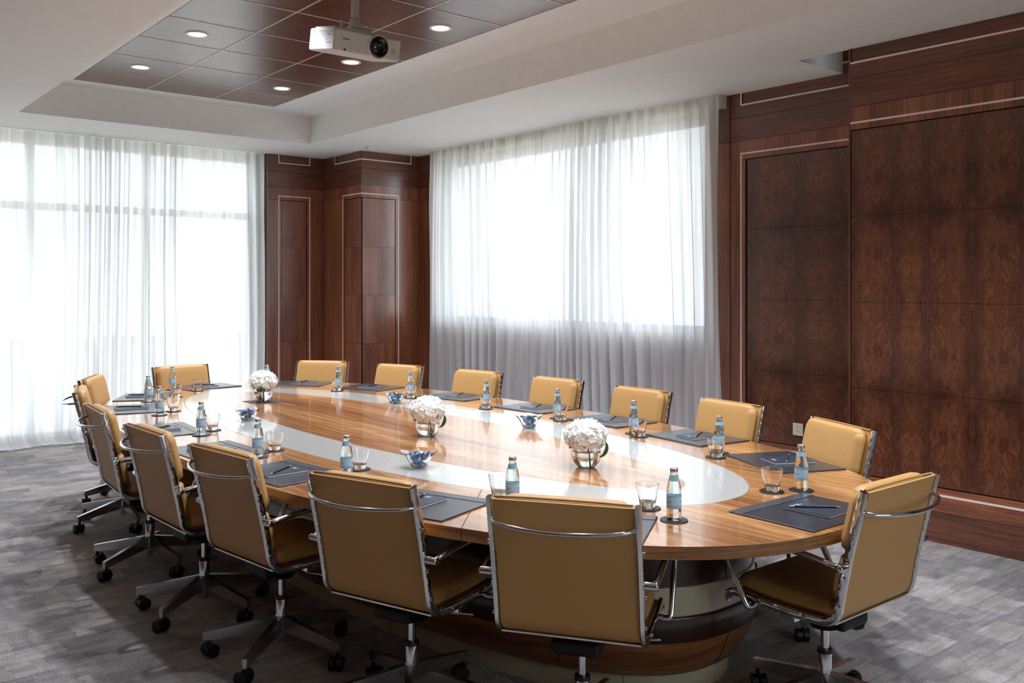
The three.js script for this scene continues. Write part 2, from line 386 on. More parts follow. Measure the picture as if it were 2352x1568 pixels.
// sheer curtains: folded cloth; f(s, y) gives the fold depth
function curtain(name, label, len, top, bottom, pool, opts) {
  const nu = Math.round(len * 110), nv = 22, pos = [], uv = [], idx = [];
  const F = opts.fold, ph = opts.phase;
  for (let j = 0; j <= nv; j++) for (let i = 0; i <= nu; i++) {
    const s = i / nu, x = s * len, t = j / nv;                 // t 0 top, 1 bottom
    const q = x * F + 0.9 * Math.sin(x * 1.7 + ph) + 0.5 * Math.sin(x * 4.1 + ph * 2) + 0.25 * Math.sin(t * 3 + x * 2.3);
    const th = q * 6.283, loose = 0.5 + 0.5 * Math.sin(x * 3.7 + ph * 3 + 0.8 * Math.sin(x * 1.3));
    const depth = (0.022 + 0.016 * t) * (0.5 + 0.8 * loose) * Math.sin(th) + 0.008 * Math.sin(q * 15.1 + 1 + t) + 0.010 * Math.sin(x * 2.2 + t * 2 + ph);
    const side = -(0.004 + 0.016 * loose) * Math.min(1, 9 * s, 9 * (1 - s)) * Math.sin(2 * th);
    let y, out = 0;
    const run = (top - bottom) + pool, dn = t * run;
    if (dn < top - bottom - 0.02) y = top - dn; else { const e = dn - (top - bottom - 0.02); y = bottom + 0.02 * Math.exp(-e * 9) + 0.006 + 0.004 * (1 + Math.sin(q * 6.283)); out = e * (0.9 + 0.1 * Math.sin(q * 2.1)); }
    const spread = 1 + opts.flare * t * t;
    pos.push(side + (s - 0.5) * len * spread + len / 2 + opts.flare * len * 0.5 * t * t * (opts.lean ?? 0), y, depth + out);
    uv.push(x, y);
  }
  for (let j = 0; j < nv; j++) for (let i = 0; i < nu; i++) { const a = j * (nu + 1) + i, b = a + 1, c = a + nu + 1, d = c + 1; idx.push(a, c, b, b, c, d); }
  const g = new THREE.BufferGeometry();
  g.setAttribute('position', new THREE.Float32BufferAttribute(pos, 3)); g.setAttribute('uv', new THREE.Float32BufferAttribute(uv, 2)); g.setIndex(idx); g.computeVertexNormals();
  const m = mesh(name, g, sheer, scene);
  return tag(m, label, 'curtain', 'sheer curtains');
}
{
  const y = CEIL - 0.006;
  const a = curtain('sheer_curtain', 'white sheer curtain over the full height window, beside the wood strip', 1.38, y, 0, 0.42, { fold: 7.5, phase: 0.4, flare: 0 });
  a.position.set(3.345, 0, ZF - 0.03);
  const b = curtain('sheer_curtain', 'white sheer curtain over the middle of the full height window', 2.50, y, 0, 0.42, { fold: 6.8, phase: 2.1, flare: 0 });
  b.position.set(0.84, 0, ZF - 0.03);
  const b2 = curtain('sheer_curtain', 'white sheer curtain at the corner end of the full height window', 2.2, y, 0, 0.42, { fold: 7.1, phase: 4.1, flare: 0 });
  b2.position.set(-1.37, 0, ZF - 0.03);
  const c = curtain('sheer_curtain', 'white sheer curtain in front of the wood sill window', 4.22, y, 0.012, 0, { fold: 7.2, phase: 1.3, flare: 0.016, lean: 0.7 });
  c.position.set(XW - 0.13, 0, -8.93); c.rotation.y = -Math.PI / 2;
  const t = thing('curtain_track', 'pale curtain track box under the ceiling at the burl wall end', 'curtain track', [XW - 0.042, 0, 0]);
  mesh('box_cover', box(-0.03, 0.035, CEIL - 0.105, CEIL - 0.001, -8.9, -4.74), std({ color: '#d8d3c4', roughness: 0.5 }), t);
  mesh('end_cap', box(-0.035, 0.04, CEIL - 0.11, CEIL - 0.001, -4.74, -4.715), std({ color: '#cbbfa6', roughness: 0.45 }), t);
}

// ---------------------------------------------------------------- conference table
const TT = 0.775, TH = 0.045, CX = 2.943, CZ = -4.666;
{
  const t = thing('conference_table', 'long oval wood conference table with cream inlaid ring and stepped base', 'table', [CX, 0, CZ]);
  const A = [1.3626, 2.9947, 2.4], R = [0.842, 2.479, 2.18], I = [0.526, 2.222, 1.9];
  const seg = (o, i, t0, t1, y0, y1, bev) => plate([...superPts(0, 0, ...o, t0, t1, 40), ...superPts(0, 0, ...i, t0, t1, 40).reverse()], y0, y1, bev);
  const pi = Math.PI, cuts = [-0.22, 0.22, 0.73, pi - 0.73, pi - 0.22, pi + 0.22, pi + 0.73, 2 * pi - 0.73, 2 * pi - 0.22];
  for (let k = 0; k < 8; k++) {
    const e = 0.0006;
    const geo = seg(A, R, cuts[k] + e, cuts[k + 1] - e, TT - TH, TT, 0.0012);
    { const p = geo.attributes.position, n = geo.attributes.normal, uv = geo.attributes.uv; for (let i = 0; i < p.count; i++) if (Math.abs(n.getY(i)) < 0.5) uv.setXY(i, p.getY(i), Math.atan2(p.getZ(i) / 2.99, p.getX(i) / 1.36) * 2.2); }
    mesh('top_segment', geo, tableWood, t);
  }
  const rc = [0.4, pi - 0.4, pi + 0.4, 2 * pi - 0.4, 2 * pi + 0.4];
  const R2 = [R[0] - 0.0015, R[1] - 0.0015, R[2]], I2 = [I[0] + 0.0015, I[1] + 0.0015, I[2]];
  for (let k = 0; k < 4; k++) mesh('inlay_segment', seg(R2, I2, rc[k] + 0.0006, rc[k + 1] - 0.0006, TT - TH, TT, 0.0006), cream, t);
  for (let k = 0; k < 3; k++) {
    const e = 0.0004, lim = I[1] * 0.9999, z0 = [-lim, -0.75 + e, 0.75 + e][k], z1 = [-0.75 - e, 0.75 - e, lim][k], side = [];
    for (let i = 0; i <= 60; i++) {
      let f = i / 60; if (k === 0) f = 1 - Math.pow(1 - f, 1) ; const z = k === 0 ? z1 + (z0 - z1) * Math.sin(f * pi / 2) : k === 2 ? z0 + (z1 - z0) * Math.sin(f * pi / 2) : z0 + (z1 - z0) * f;
      side.push([I[0] * Math.pow(Math.max(0, 1 - Math.pow(Math.abs(z) / I[1], I[2])), 1 / I[2]), z]);
    }
    mesh('centre_panel', plate([...side, ...side.map(([x, z]) => [-x, z]).reverse()], TT - TH, TT, 0), tableWood, t);
  }
  mesh('apron', plate(superPts(0, 0, 1.26, 2.88, 2.4, 0, 2 * pi - 0.02, 120), TT - TH - 0.012, TT - TH), core, t);
  // stepped oval base, lofted from rings
  const loft = (rings, name, mat, n = 1) => {
    for (let k = 0; k < n; k++) {
    const K = n > 1 ? 24 : 128, pos = [], uv = [], idx = [], e = n > 1 ? 0.0012 : 0, a0 = 2 * pi * (k + 0.5) / n + e, a1 = n > 1 ? 2 * pi * (k + 1.5) / n - e : 2 * pi + a0;
    rings.forEach(([off, y], r) => {
      const p = superPts(0, 0, 1.362 - off, 2.995 - off, 2.4, a0, a1, K);
      let s = 0;
      p.forEach(([x, z], i) => { if (i) s += Math.hypot(x - p[i - 1][0], z - p[i - 1][1]); pos.push(x, y, z); uv.push(y, s); });
    });
    for (let r = 0; r + 1 < rings.length; r++) for (let i = 0; i < K; i++) { const a = r * (K + 1) + i, b = a + 1, c = a + K + 1, d = c + 1; idx.push(a, c, b, b, c, d); }
    const g = new THREE.BufferGeometry();
    g.setAttribute('position', new THREE.Float32BufferAttribute(pos, 3)); g.setAttribute('uv', new THREE.Float32BufferAttribute(uv, 2)); g.setIndex(idx); g.computeVertexNormals();
    mesh(name, g, mat, t);
    }
  };
  loft([[0.545, TT - TH - 0.012], [0.54, 0.56], [0.53, 0.462]], 'base_upper_band', baseDark, 10);
  loft([[0.53, 0.462], [0.522, 0.458], [0.515, 0.36], [0.52, 0.352]], 'base_cream_band', creamBase);
  loft([[0.52, 0.352], [0.508, 0.346], [0.51, 0.30], [0.518, 0.25]], 'base_dark_band', baseDark);
  loft([[0.518, 0.25], [0.535, 0.20], [0.56, 0.145], [0.59, 0.10], [0.64, 0.098]], 'base_lower_band', baseWood, 10);
  loft([[0.63, 0.098], [0.63, 0.0]], 'base_plinth', creamBase, 8);
  loft([[0.665, TT - TH - 0.02], [0.665, 0.004]], 'base_core', core);
}

// ---------------------------------------------------------------- chairs
const railPath = [[0.935, -0.300], [0.85, -0.279], [0.76, -0.257], [0.68, -0.239], [0.60, -0.222], [0.545, -0.212], [0.502, -0.203], [0.475, -0.183], [0.461, -0.150], [0.457, -0.06], [0.457, 0.05], [0.461, 0.15], [0.466, 0.205], [0.463, 0.238], [0.448, 0.258], [0.428, 0.262]];
const railCurve = new THREE.CatmullRomCurve3(railPath.map(([y, z]) => new THREE.Vector3(0, y, z)), false, 'catmullrom', 0.5);
const RL = railCurve.getLength();
// a flat bar swept along part of the rail path: half width in x, half depth along the normal, offset along the normal (front/up positive)
function sweep(t0, t1, hx, hn, off = 0, steps = 40, round = 0.35) {
  const prof = [], K = 20;
  for (let i = 0; i < K; i++) { const a = (i + 0.5) / K * 2 * Math.PI, c = Math.cos(a), s = Math.sin(a), n = 2 / round; prof.push([hx * sg(c) * Math.pow(Math.abs(c), 2 / n), hn * sg(s) * Math.pow(Math.abs(s), 2 / n)]); }
  const pos = [], uv = [], idx = [];
  for (let j = 0; j <= steps; j++) {
    const u = t0 + (t1 - t0) * j / steps, p = railCurve.getPointAt(u), tn = railCurve.getTangentAt(u);
    const nx = new THREE.Vector3(0, tn.z, -tn.y);                 // towards the sitter
    for (const [a, b] of prof) { pos.push(a, p.y + nx.y * (b + off), p.z + nx.z * (b + off)); uv.push(a, u * RL); }
  }
  for (let j = 0; j < steps; j++) for (let i = 0; i < K; i++) { const a = j * K + i, b = j * K + (i + 1) % K, c = a + K, d = b + K; idx.push(a, b, c, b, d, c); }
  for (const [j, f] of [[0, 1], [steps, 0]]) { for (let i = 1; i + 1 < K; i++) { const a = j * K; f ? idx.push(a, a + i + 1, a + i) : idx.push(a, a + i, a + i + 1); } }
  const g = new THREE.BufferGeometry();
  g.setAttribute('position', new THREE.Float32BufferAttribute(pos, 3)); g.setAttribute('uv', new THREE.Float32BufferAttribute(uv, 2)); g.setIndex(idx);
  return toCreasedNormals(g, 0.7);
}
// a stuffed pad bent along part of the rail path
function cushion(t0, t1, width, thick, rad, bulge, off) {
  const L = (t1 - t0) * RL, g0 = new THREE.BoxGeometry(2, 2, 2, 26, 26, 6);
  g0.deleteAttribute('uv'); g0.deleteAttribute('normal');
  const g = mergeVertices(g0), p = g.attributes.position, hx = width / 2, hy = L / 2, hz = thick / 2, uv = [];
  const spreadOut = (v) => sg(v) * Math.pow(Math.abs(v), 0.75);
  const v = new THREE.Vector3(), c = new THREE.Vector3();
  for (let i = 0; i < p.count; i++) {
    v.set(spreadOut(p.getX(i)) * hx, spreadOut(p.getY(i)) * hy, p.getZ(i) * hz);
    const r = Math.min(rad, hz), R2 = rad * 2.2;
    // round the plan corners, then the edges
    let ex = hx - R2, ey = hy - R2;
    if (Math.abs(v.x) > ex && Math.abs(v.y) > ey) {
      const dx = Math.abs(v.x) - ex, dy = Math.abs(v.y) - ey, l = Math.hypot(dx, dy), m = Math.max(dx, dy);
      v.x = sg(v.x) * (ex + dx / l * m); v.y = sg(v.y) * (ey + dy / l * m);
    }
    const q = Math.max(Math.abs(p.getX(i)), Math.abs(p.getY(i)));
    const edge = Math.max(0, (spreadOut(q) - 0.86) / 0.14);
    v.z *= Math.sqrt(Math.max(0.02, 1 - edge * edge * 0.96));
    if (v.z > 0) v.z += bulge * (1 - Math.pow(p.getX(i), 4)) * (1 - Math.pow(p.getY(i), 4));
    const u = t0 + (t1 - t0) * (0.5 - v.y / L), pt = railCurve.getPointAt(Math.min(1, Math.max(0, u))), tn = railCurve.getTangentAt(Math.min(1, Math.max(0, u)));
    p.setXYZ(i, v.x, pt.y + tn.z * (v.z + off), pt.z - tn.y * (v.z + off));
    uv.push(v.x, u * RL);
  }
  g.setAttribute('uv', new THREE.Float32BufferAttribute(uv, 2));
  g.computeVertexNormals();
  return g;
}
function makeChair() {
  const o = thing('swivel_chair', '', 'chair', [0, 0, 0], 0, 'tan leather swivel chairs round the conference table');
  const seatEnd = 0.965;
  mesh('leather_sling', sweep(0.005, seatEnd, 0.234, 0.006, 0, 60, 0.2), leather, o);
  mesh('back_pad', cushion(0.004, 0.262, 0.452, 0.056, 0.026, 0.010, 0.033), leather, o);
  mesh('lumbar_pad', cushion(0.266, 0.452, 0.452, 0.048, 0.022, 0.008, 0.029), leather, o);
  mesh('seat_pad', cushion(0.50, 0.955, 0.452, 0.054, 0.025, 0.010, 0.032), leather, o);
  const seam = tube([[-0.226, 0.936, -0.292], [-0.1, 0.938, -0.291], [0.1, 0.938, -0.291], [0.226, 0.936, -0.292]], 0.004, 12, 6);
  mesh('top_piping', seam, leather, o);
  for (const s of [-1, 1]) {
    const r = sweep(0, 1, 0.0085, 0.0155, 0, 70, 0.5); r.translate(s * 0.2445, 0, 0);
    const rail = mesh('side_rail', r, chrome, o);
    for (const u of [0.17, 0.33, 0.44, 0.62]) {
      const p = railCurve.getPointAt(u), b = new THREE.CylinderGeometry(0.0075, 0.0075, 0.008, 14);
      b.rotateZ(Math.PI / 2); b.translate(s * 0.2555, p.y, p.z); mesh('bolt', b, chrome, rail);
    }
    const X = (a) => s * a;
    const arm = tube([[X(0.250), 0.672, -0.238], [X(0.272), 0.673, -0.236], [X(0.288), 0.677, -0.215], [X(0.292), 0.690, -0.12], [X(0.292), 0.700, 0.02], [X(0.292), 0.698, 0.14], [X(0.292), 0.684, 0.215], [X(0.292), 0.652, 0.238], [X(0.292), 0.60, 0.222], [X(0.292), 0.52, 0.178], [X(0.291), 0.462, 0.146], [X(0.285), 0.443, 0.136], [X(0.262), 0.441, 0.134], [X(0.244), 0.446, 0.134]], 0.0115, 90, 12);
    const knob = lathe([[0, 0], [0.013, 0.0], [0.0145, 0.004], [0.0145, 0.040], [0.012, 0.046], [0, 0.046]], 18); knob.rotateZ(-s * Math.PI / 2); knob.translate(s * 0.252, 0.672, -0.236);
    mesh('armrest', [arm, knob], chrome, o);
  }
  const bow = []; for (let i = 0; i <= 16; i++) { const a = i / 16, x = -0.2445 + 0.489 * a, e = Math.pow(Math.sin(a * Math.PI), 0.55); bow.push([x, 0.862 - 0.010 * e, -0.284 - 0.095 * e]); }
  mesh('back_handle', tube(bow, 0.0075, 64, 10), chrome, o);
  mesh('cross_bar', [box(-0.24, 0.24, 0.422, 0.444, -0.03, 0.03), box(-0.236, 0.236, 0.457, 0.463, -0.19, -0.17)], chrome, o);
  const tilt = new RoundedBoxGeometry(0.17, 0.05, 0.26, 2, 0.015); tilt.translate(0, 0.398, 0.0);
  mesh('tilt_box', [tilt.toNonIndexed(), cyl(0.052, 0.075, 0.345, 0.385, 20).toNonIndexed()], blackMetal, o);
  mesh('lever', [tube([[-0.07, 0.395, 0.03], [-0.16, 0.39, 0.03], [-0.225, 0.398, 0.03], [-0.27, 0.402, 0.03]], 0.005, 20, 8).toNonIndexed()], chrome, o);
  mesh('gas_lift', cyl(0.0155, 0.0155, 0.25, 0.36, 24), chrome, o);
  mesh('collar', cyl(0.029, 0.027, 0.248, 0.262, 24), blackPlastic, o);
  mesh('column', lathe([[0, 0.06], [0.019, 0.06], [0.019, 0.10], [0.0255, 0.10], [0.0255, 0.248], [0, 0.248]], 28), chrome, o);
  for (let k = 0; k < 5; k++) {
    const a = k * 2 * Math.PI / 5 - 0.07, g = new THREE.BufferGeometry();
    const r0 = 0.015, r1 = 0.335, w0 = 0.015, w1 = 0.011, P = [];
    const q = (r, w, y) => [Math.sin(a) * r + Math.cos(a) * w, y, Math.cos(a) * r - Math.sin(a) * w];
    const v = [q(r0, -w0, 0.176), q(r0, w0, 0.176), q(r1, w1, 0.114), q(r1, -w1, 0.114), q(r0, -w0 * 0.7, 0.108), q(r0, w0 * 0.7, 0.108), q(r1, w1 * 0.8, 0.076), q(r1, -w1 * 0.8, 0.076)];
    for (const f of [[0, 1, 2, 3], [7, 6, 5, 4], [0, 3, 7, 4], [1, 5, 6, 2], [3, 2, 6, 7], [0, 4, 5, 1]]) for (const i of [0, 1, 2, 0, 2, 3]) P.push(...v[f[i]]);
    g.setAttribute('position', new THREE.Float32BufferAttribute(P, 3)); g.computeVertexNormals();
    g.setAttribute('uv', new THREE.Float32BufferAttribute(new Float32Array(P.length / 3 * 2), 2));
    mesh('leg', g, satin, o);
    const cx = Math.sin(a) * 0.318, cz = Math.cos(a) * 0.318, turn = 0.9 + k * 1.9, ws = [];
    for (const s of [-1, 1]) { const w = new THREE.CylinderGeometry(0.029, 0.029, 0.019, 22); w.rotateX(Math.PI / 2); w.translate(0.014, 0.0295, s * 0.015); ws.push(w); const hood = new THREE.CylinderGeometry(0.031, 0.031, 0.004, 20, 1, false, 0.4, 4.4); hood.rotateX(Math.PI / 2); hood.translate(0.014, 0.031, s * 0.0265); ws.push(hood); }
    const fork = new THREE.BoxGeometry(0.03, 0.036, 0.011); fork.translate(0.006, 0.042, 0); ws.push(fork);
    ws.push(cyl(0.0085, 0.0085, 0.05, 0.082, 12));
    const cg = mergeGeometries(ws.map((x) => x.toNonIndexed())); cg.rotateY(turn); cg.translate(cx, 0, cz);
    mesh('caster', cg, blackPlastic, o);
  }
  return o;
}
// seats: key, place of the chair column, way it faces (degrees), label tail
const ord = ['first', 'second', 'third', 'fourth', 'fifth', 'sixth', 'seventh'];
const seats = [['a', 2.150, -7.110, 61.8], ['b', 1.900, -6.430, 75.0], ['c', 1.729, -5.359, 85.8], ['d', 1.704, -4.456, 92.1], ['e', 1.757, -3.693, 96.8], ['f', 1.915, -2.900, 108.3], ['g', 2.205, -2.262, 123.2], ['h', 3.067, -1.845, 178.9], ['i', 3.866, -2.515, -114.3], ['j', 4.115, -3.298, -97.9], ['k', 4.217, -4.062, -91.4], ['l', 4.245, -4.896, -86.7], ['m', 4.160, -5.703, -79.4], ['n', 3.980, -6.538, -71.9], ['o', 3.708, -7.242, -51.0], ['p', 2.793, -7.485, 5.7]];
function whereOf(k) {
  if (k === 'h') return 'at the rounded table end away from the windows';
  if (k === 'p') return 'at the table end beside the full height window';
  const i = 'abcdefg'.indexOf(k);
  if (i >= 0) return ord[i] + ' from the full height window, open carpet side';
  return ord['ijklmno'.indexOf(k)] + ' from the wall socket, curtained wall side';
}
{
  const proto = makeChair();
  seats.forEach(([k, x, z, deg], i) => {
    const turn = deg * Math.PI / 180, label = 'tan leather swivel chair with chrome frame, ' + whereOf(k);
    if (!i) { proto.position.set(x, 0, z); proto.rotation.y = turn; proto.userData.label = label; } else copyOf(proto, 'swivel_chair', label, [x, 0, z], turn);
  });
}

// ---------------------------------------------------------------- place settings
const bottleAt = { g: [2.529, -2.122], f: [2.218, -2.659], e: [1.975, -3.508], d: [1.884, -4.225], c: [1.912, -5.048], b: [1.999, -6.005], a: [2.170, -6.763], p: [2.573, -7.42], o: [3.225, -7.05], n: [3.623, -6.569], m: [3.818, -5.798], l: [3.898, -4.959], k: [3.908, -4.236], j: [3.838, -3.517], i: [3.718, -2.825], h: [3.302, -2.094] };
const glassAt = { g: [2.586, -2.299], f: [2.260, -2.792], e: [2.116, -3.637], d: [1.997, -4.338], c: [2.021, -5.173], b: [2.110, -6.139], a: [2.363, -6.940], p: [2.686, -7.309], n: [3.554, -6.466], m: [3.760, -5.706], l: [3.831, -4.88], k: [3.857, -4.15], j: [3.789, -3.43], i: [3.615, -2.768], h: [3.188, -2.158] };
const inOutline = (x, z) => Math.pow(Math.abs((x - CX) / 1.3626), 2.4) + Math.pow(Math.abs((z - CZ) / 2.9947), 2.4);
const padTex = texture(512, 512, (u, v) => { const k = 38 + 10 * (fbm(u * 60, v * 60, 101, 3, 60, 60) - 0.5); return [k, k + 3, k + 10]; }, true, [3, 3]);
const padMat = phys({ map: padTex, roughness: 0.34, clearcoat: 0.6, clearcoatRoughness: 0.28, bumpMap: leatherBump, bumpScale: 0.0005 });
const coverCanvas = document.createElement('canvas');
{
  coverCanvas.width = 256; coverCanvas.height = 362;
  const c = coverCanvas.getContext('2d');
  c.fillStyle = '#2b313c'; c.fillRect(0, 0, 256, 362);
  c.strokeStyle = '#d8dde2'; c.lineWidth = 5; c.lineCap = 'round';
  c.beginPath(); c.moveTo(112, 40); c.lineTo(146, 72); c.moveTo(146, 40); c.lineTo(112, 72); c.stroke();
  c.lineWidth = 3; c.beginPath(); c.moveTo(92, 56); c.quadraticCurveTo(104, 44, 112, 56); c.moveTo(146, 56); c.quadraticCurveTo(156, 68, 168, 56); c.stroke();
}
const coverTex = new THREE.CanvasTexture(coverCanvas); coverTex.colorSpace = THREE.SRGBColorSpace;
const coverMat = std({ map: coverTex, roughness: 0.35 });
const coverPlain = std({ color: '#2b313c', roughness: 0.35 });
const paper = std({ color: '#e8ebf0', roughness: 0.7 });
const coasterMat = std({ color: '#15171a', roughness: 0.4 });
const pencilMat = std({ color: '#101113', roughness: 0.3 }), ferrule = std({ color: '#c9b48c', metalness: 0.7, roughness: 0.3 });
const waterMat = phys({ color: '#ffffff', transmission: 1, roughness: 0, thickness: 0.05, ior: 1.36, attenuationColor: new THREE.Color('#d6f0f0'), attenuationDistance: 0.14 });
const capMat = std({ color: '#b9aeb0', metalness: 0.75, roughness: 0.35 });
const labelCanvas = document.createElement('canvas');
{
  labelCanvas.width = 512; labelCanvas.height = 160;
  const c = labelCanvas.getContext('2d');
  c.fillStyle = '#c2dcea'; c.fillRect(0, 0, 512, 160);
  c.fillStyle = '#98c0da'; c.fillRect(0, 0, 512, 14); c.fillRect(0, 118, 512, 42);
  for (const o of [0, 256]) {
    c.fillStyle = '#4c7fa8';
    c.beginPath(); for (let i = 0; i < 10; i++) { const r = i % 2 ? 7 : 17, a = -Math.PI / 2 + i * Math.PI / 5; c.lineTo(o + 128 + r * Math.cos(a), 40 + r * Math.sin(a)); } c.fill();
    for (const [y, a, b, h] of [[66, 50, 206, 12], [84, 70, 186, 7], [97, 60, 196, 5]]) for (let x = a; x < b; x += 14) c.fillRect(o + x, y, 9, h);
    c.fillStyle = '#dcebf2'; for (let x = 64; x < 190; x += 12) c.fillRect(o + x, 132, 8, 8);
  }
}
const labelTex = new THREE.CanvasTexture(labelCanvas); labelTex.colorSpace = THREE.SRGBColorSpace;
const labelMat = phys({ map: labelTex, roughness: 0.95, transmission: 0.35, thickness: 0, ior: 1.3 }), neckMat = phys({ color: '#a5c8d6', roughness: 0.95, transmission: 0.35, thickness: 0, ior: 1.3 });

function makeBottle() {
  const o = thing('water_bottle', '', 'bottle', [0, 0, 0], 0, 'small water bottles at the seats');
  const prof = [[0, 0.004], [0.012, 0.001], [0.023, 0], [0.0262, 0.004], [0.0268, 0.012], [0.0268, 0.098], [0.0262, 0.106], [0.0215, 0.132], [0.0165, 0.152], [0.0132, 0.164], [0.0126, 0.168], [0.0140, 0.169], [0.0140, 0.172], [0.0122, 0.173], [0, 0.173]];
  mesh('glass_body', lathe(prof, 40), waterMat, o);
  mesh('label', new THREE.CylinderGeometry(0.0272, 0.0272, 0.046, 40, 1, true).translate(0, 0.065, 0), labelMat, o);
  mesh('neck_label', lathe([[0.0200, 0.140], [0.0170, 0.1526], [0.0160, 0.1555]], 32), neckMat, o);
  mesh('cap', lathe([[0.0136, 0.1722], [0.0150, 0.1735], [0.0150, 0.1835], [0.0135, 0.1855], [0, 0.1858]], 28), capMat, o);
  return o;
}
function makeGlass() {
  const o = mesh('tumbler', lathe([[0, 0], [0.0265, 0], [0.029, 0.003], [0.0315, 0.022], [0.0385, 0.056], [0.0445, 0.091], [0.044, 0.092], [0.043, 0.091], [0.037, 0.056], [0.030, 0.024], [0.026, 0.020], [0, 0.018]], 40), glassMat, scene);
  return tag(o, '', 'glass', 'empty water glasses at the seats');
}
const padGeo = (() => { const g = new RoundedBoxGeometry(0.47, 0.006, 0.36, 2, 0.0028); const uv = g.attributes.uv, p = g.attributes.position; for (let i = 0; i < uv.count; i++) uv.setXY(i, p.getX(i), p.getZ(i)); return g; })();
const flapGeo = new RoundedBoxGeometry(0.462, 0.0022, 0.055, 2, 0.001);
const bookGeo = new RoundedBoxGeometry(0.145, 0.0075, 0.205, 1, 0.001);
const coverGeo = (() => { const g = new THREE.BoxGeometry(0.149, 0.0012, 0.209); return g; })();
const coverMats = [coverPlain, coverPlain, coverMat, coverPlain, coverPlain, coverPlain];
const coasterGeo = lathe([[0, 0], [0.049, 0], [0.0505, 0.0012], [0.0505, 0.0028], [0.049, 0.004], [0, 0.004]], 36);
const pencilGeo = new THREE.CylinderGeometry(0.0036, 0.0036, 0.155, 6).rotateX(Math.PI / 2);
const tipGeo = new THREE.CylinderGeometry(0.0008, 0.0036, 0.018, 8).rotateX(-Math.PI / 2).translate(0, 0, -0.0865);
const ferGeo = new THREE.CylinderGeometry(0.0039, 0.0039, 0.016, 10).rotateX(Math.PI / 2).translate(0, 0, 0.085);
let bottle0, glass0;
for (const [k, hx, hz, deg] of seats) {
  const th = deg * Math.PI / 180, n = [Math.sin(th), Math.cos(th)], r = [-n[1], n[0]];   // facing, and the sitter's right
  // table edge along the chair's axis
  let s = -0.6; while (inOutline(hx + n[0] * s, hz + n[1] * s) > 1 && s < 2) s += 0.002;
  let px = hx + n[0] * (s + 0.205), pz = hz + n[1] * (s + 0.205);
  const B = bottleAt[k], comp = (P) => [(P[0] - px) * r[0] + (P[1] - pz) * r[1], (P[0] - px) * n[0] + (P[1] - pz) * n[1]];
  let [br, bf] = comp(B);
  if (br < 0.292 && Math.abs(bf) < 0.235) { const d = 0.292 - br; px -= r[0] * d; pz -= r[1] * d; }
  const place = whereOf(k), pad = thing('desk_pad', 'dark blue leather desk pad, ' + place, 'desk pad', [px, TT, pz], th, 'desk pads at the seats');
  const pm = mesh('pad_board', padGeo, padMat, pad); pm.position.y = 0.003;
  const fl = mesh('pad_edge_band', flapGeo, padMat, pad); fl.position.set(0, 0.0068, 0.148);
  const seat = 'abcdefg'.includes(k);
  const nx = k === 'h' ? 0.02 : -0.005, nt = th + Math.PI + rr(-0.08, 0.08);
  const bx = px + r[0] * nx + n[0] * -0.02, bz = pz + r[1] * nx + n[1] * -0.02;
  const nb = thing('notebook', 'dark notebook with pale emblem, ' + place, 'notebook', [bx, TT + 0.0062, bz], nt, 'notebooks on the desk pads');
  const pg = mesh('pages', bookGeo, paper, nb); pg.position.y = 0.0045;
  const cv = mesh('cover', coverGeo, coverMats, nb); cv.position.y = 0.0089;
  const pt = ('abhp'.includes(k) ? 230 : 122) * Math.PI / 180 + rr(-0.12, 0.12);
  const pc = thing('pencil', 'black pencil lying on the notebook, ' + place, 'pencil', [bx + rr(-0.01, 0.01), TT + 0.0163 + 0.0032, bz + rr(-0.01, 0.01)], pt, 'pencils on the notebooks');
  mesh('shaft', pencilGeo, pencilMat, pc); mesh('point', tipGeo, std({ color: '#b58a5a', roughness: 0.6 }), pc); mesh('ferrule', ferGeo, ferrule, pc);
  const coaster = (P, what) => { const c = mesh('coaster', coasterGeo, coasterMat, scene); c.position.set(P[0], TT + 0.0002, P[1]); tag(c, 'round black coaster under the ' + what + ', ' + place, 'coaster', 'round black coasters'); };
  const lb = 'small clear water bottle with blue label, ' + place, turn = Math.atan2(-B[0], -B[1]) + 0.2;
  coaster(B, 'bottle');
  if (!bottle0) { bottle0 = makeBottle(); bottle0.position.set(B[0], TT + 0.0045, B[1]); bottle0.rotation.y = turn; bottle0.userData.label = lb; } else copyOf(bottle0, 'water_bottle', lb, [B[0], TT + 0.0045, B[1]], turn);
  if (glassAt[k]) {
    let G = [...glassAt[k]];
    const d = Math.hypot(G[0] - B[0], G[1] - B[1]);
    if (d < 0.104) { G = [B[0] + (G[0] - B[0]) / d * 0.104, B[1] + (G[1] - B[1]) / d * 0.104]; }
    const gr = (G[0] - px) * r[0] + (G[1] - pz) * r[1], gf = (G[0] - px) * n[0] + (G[1] - pz) * n[1];
    if (gr < 0.288 && gf < 0.235) { const e = 0.235 - gf; G[0] += n[0] * e; G[1] += n[1] * e; }
    coaster(G, 'tumbler');
    const lg = 'empty clear tumbler on a black coaster, ' + place;
    if (!glass0) { glass0 = makeGlass(); glass0.position.set(G[0], TT + 0.0045, G[1]); glass0.userData.label = lg; } else copyOf(glass0, 'tumbler', lg, [G[0], TT + 0.0045, G[1]], 0);
  }
}

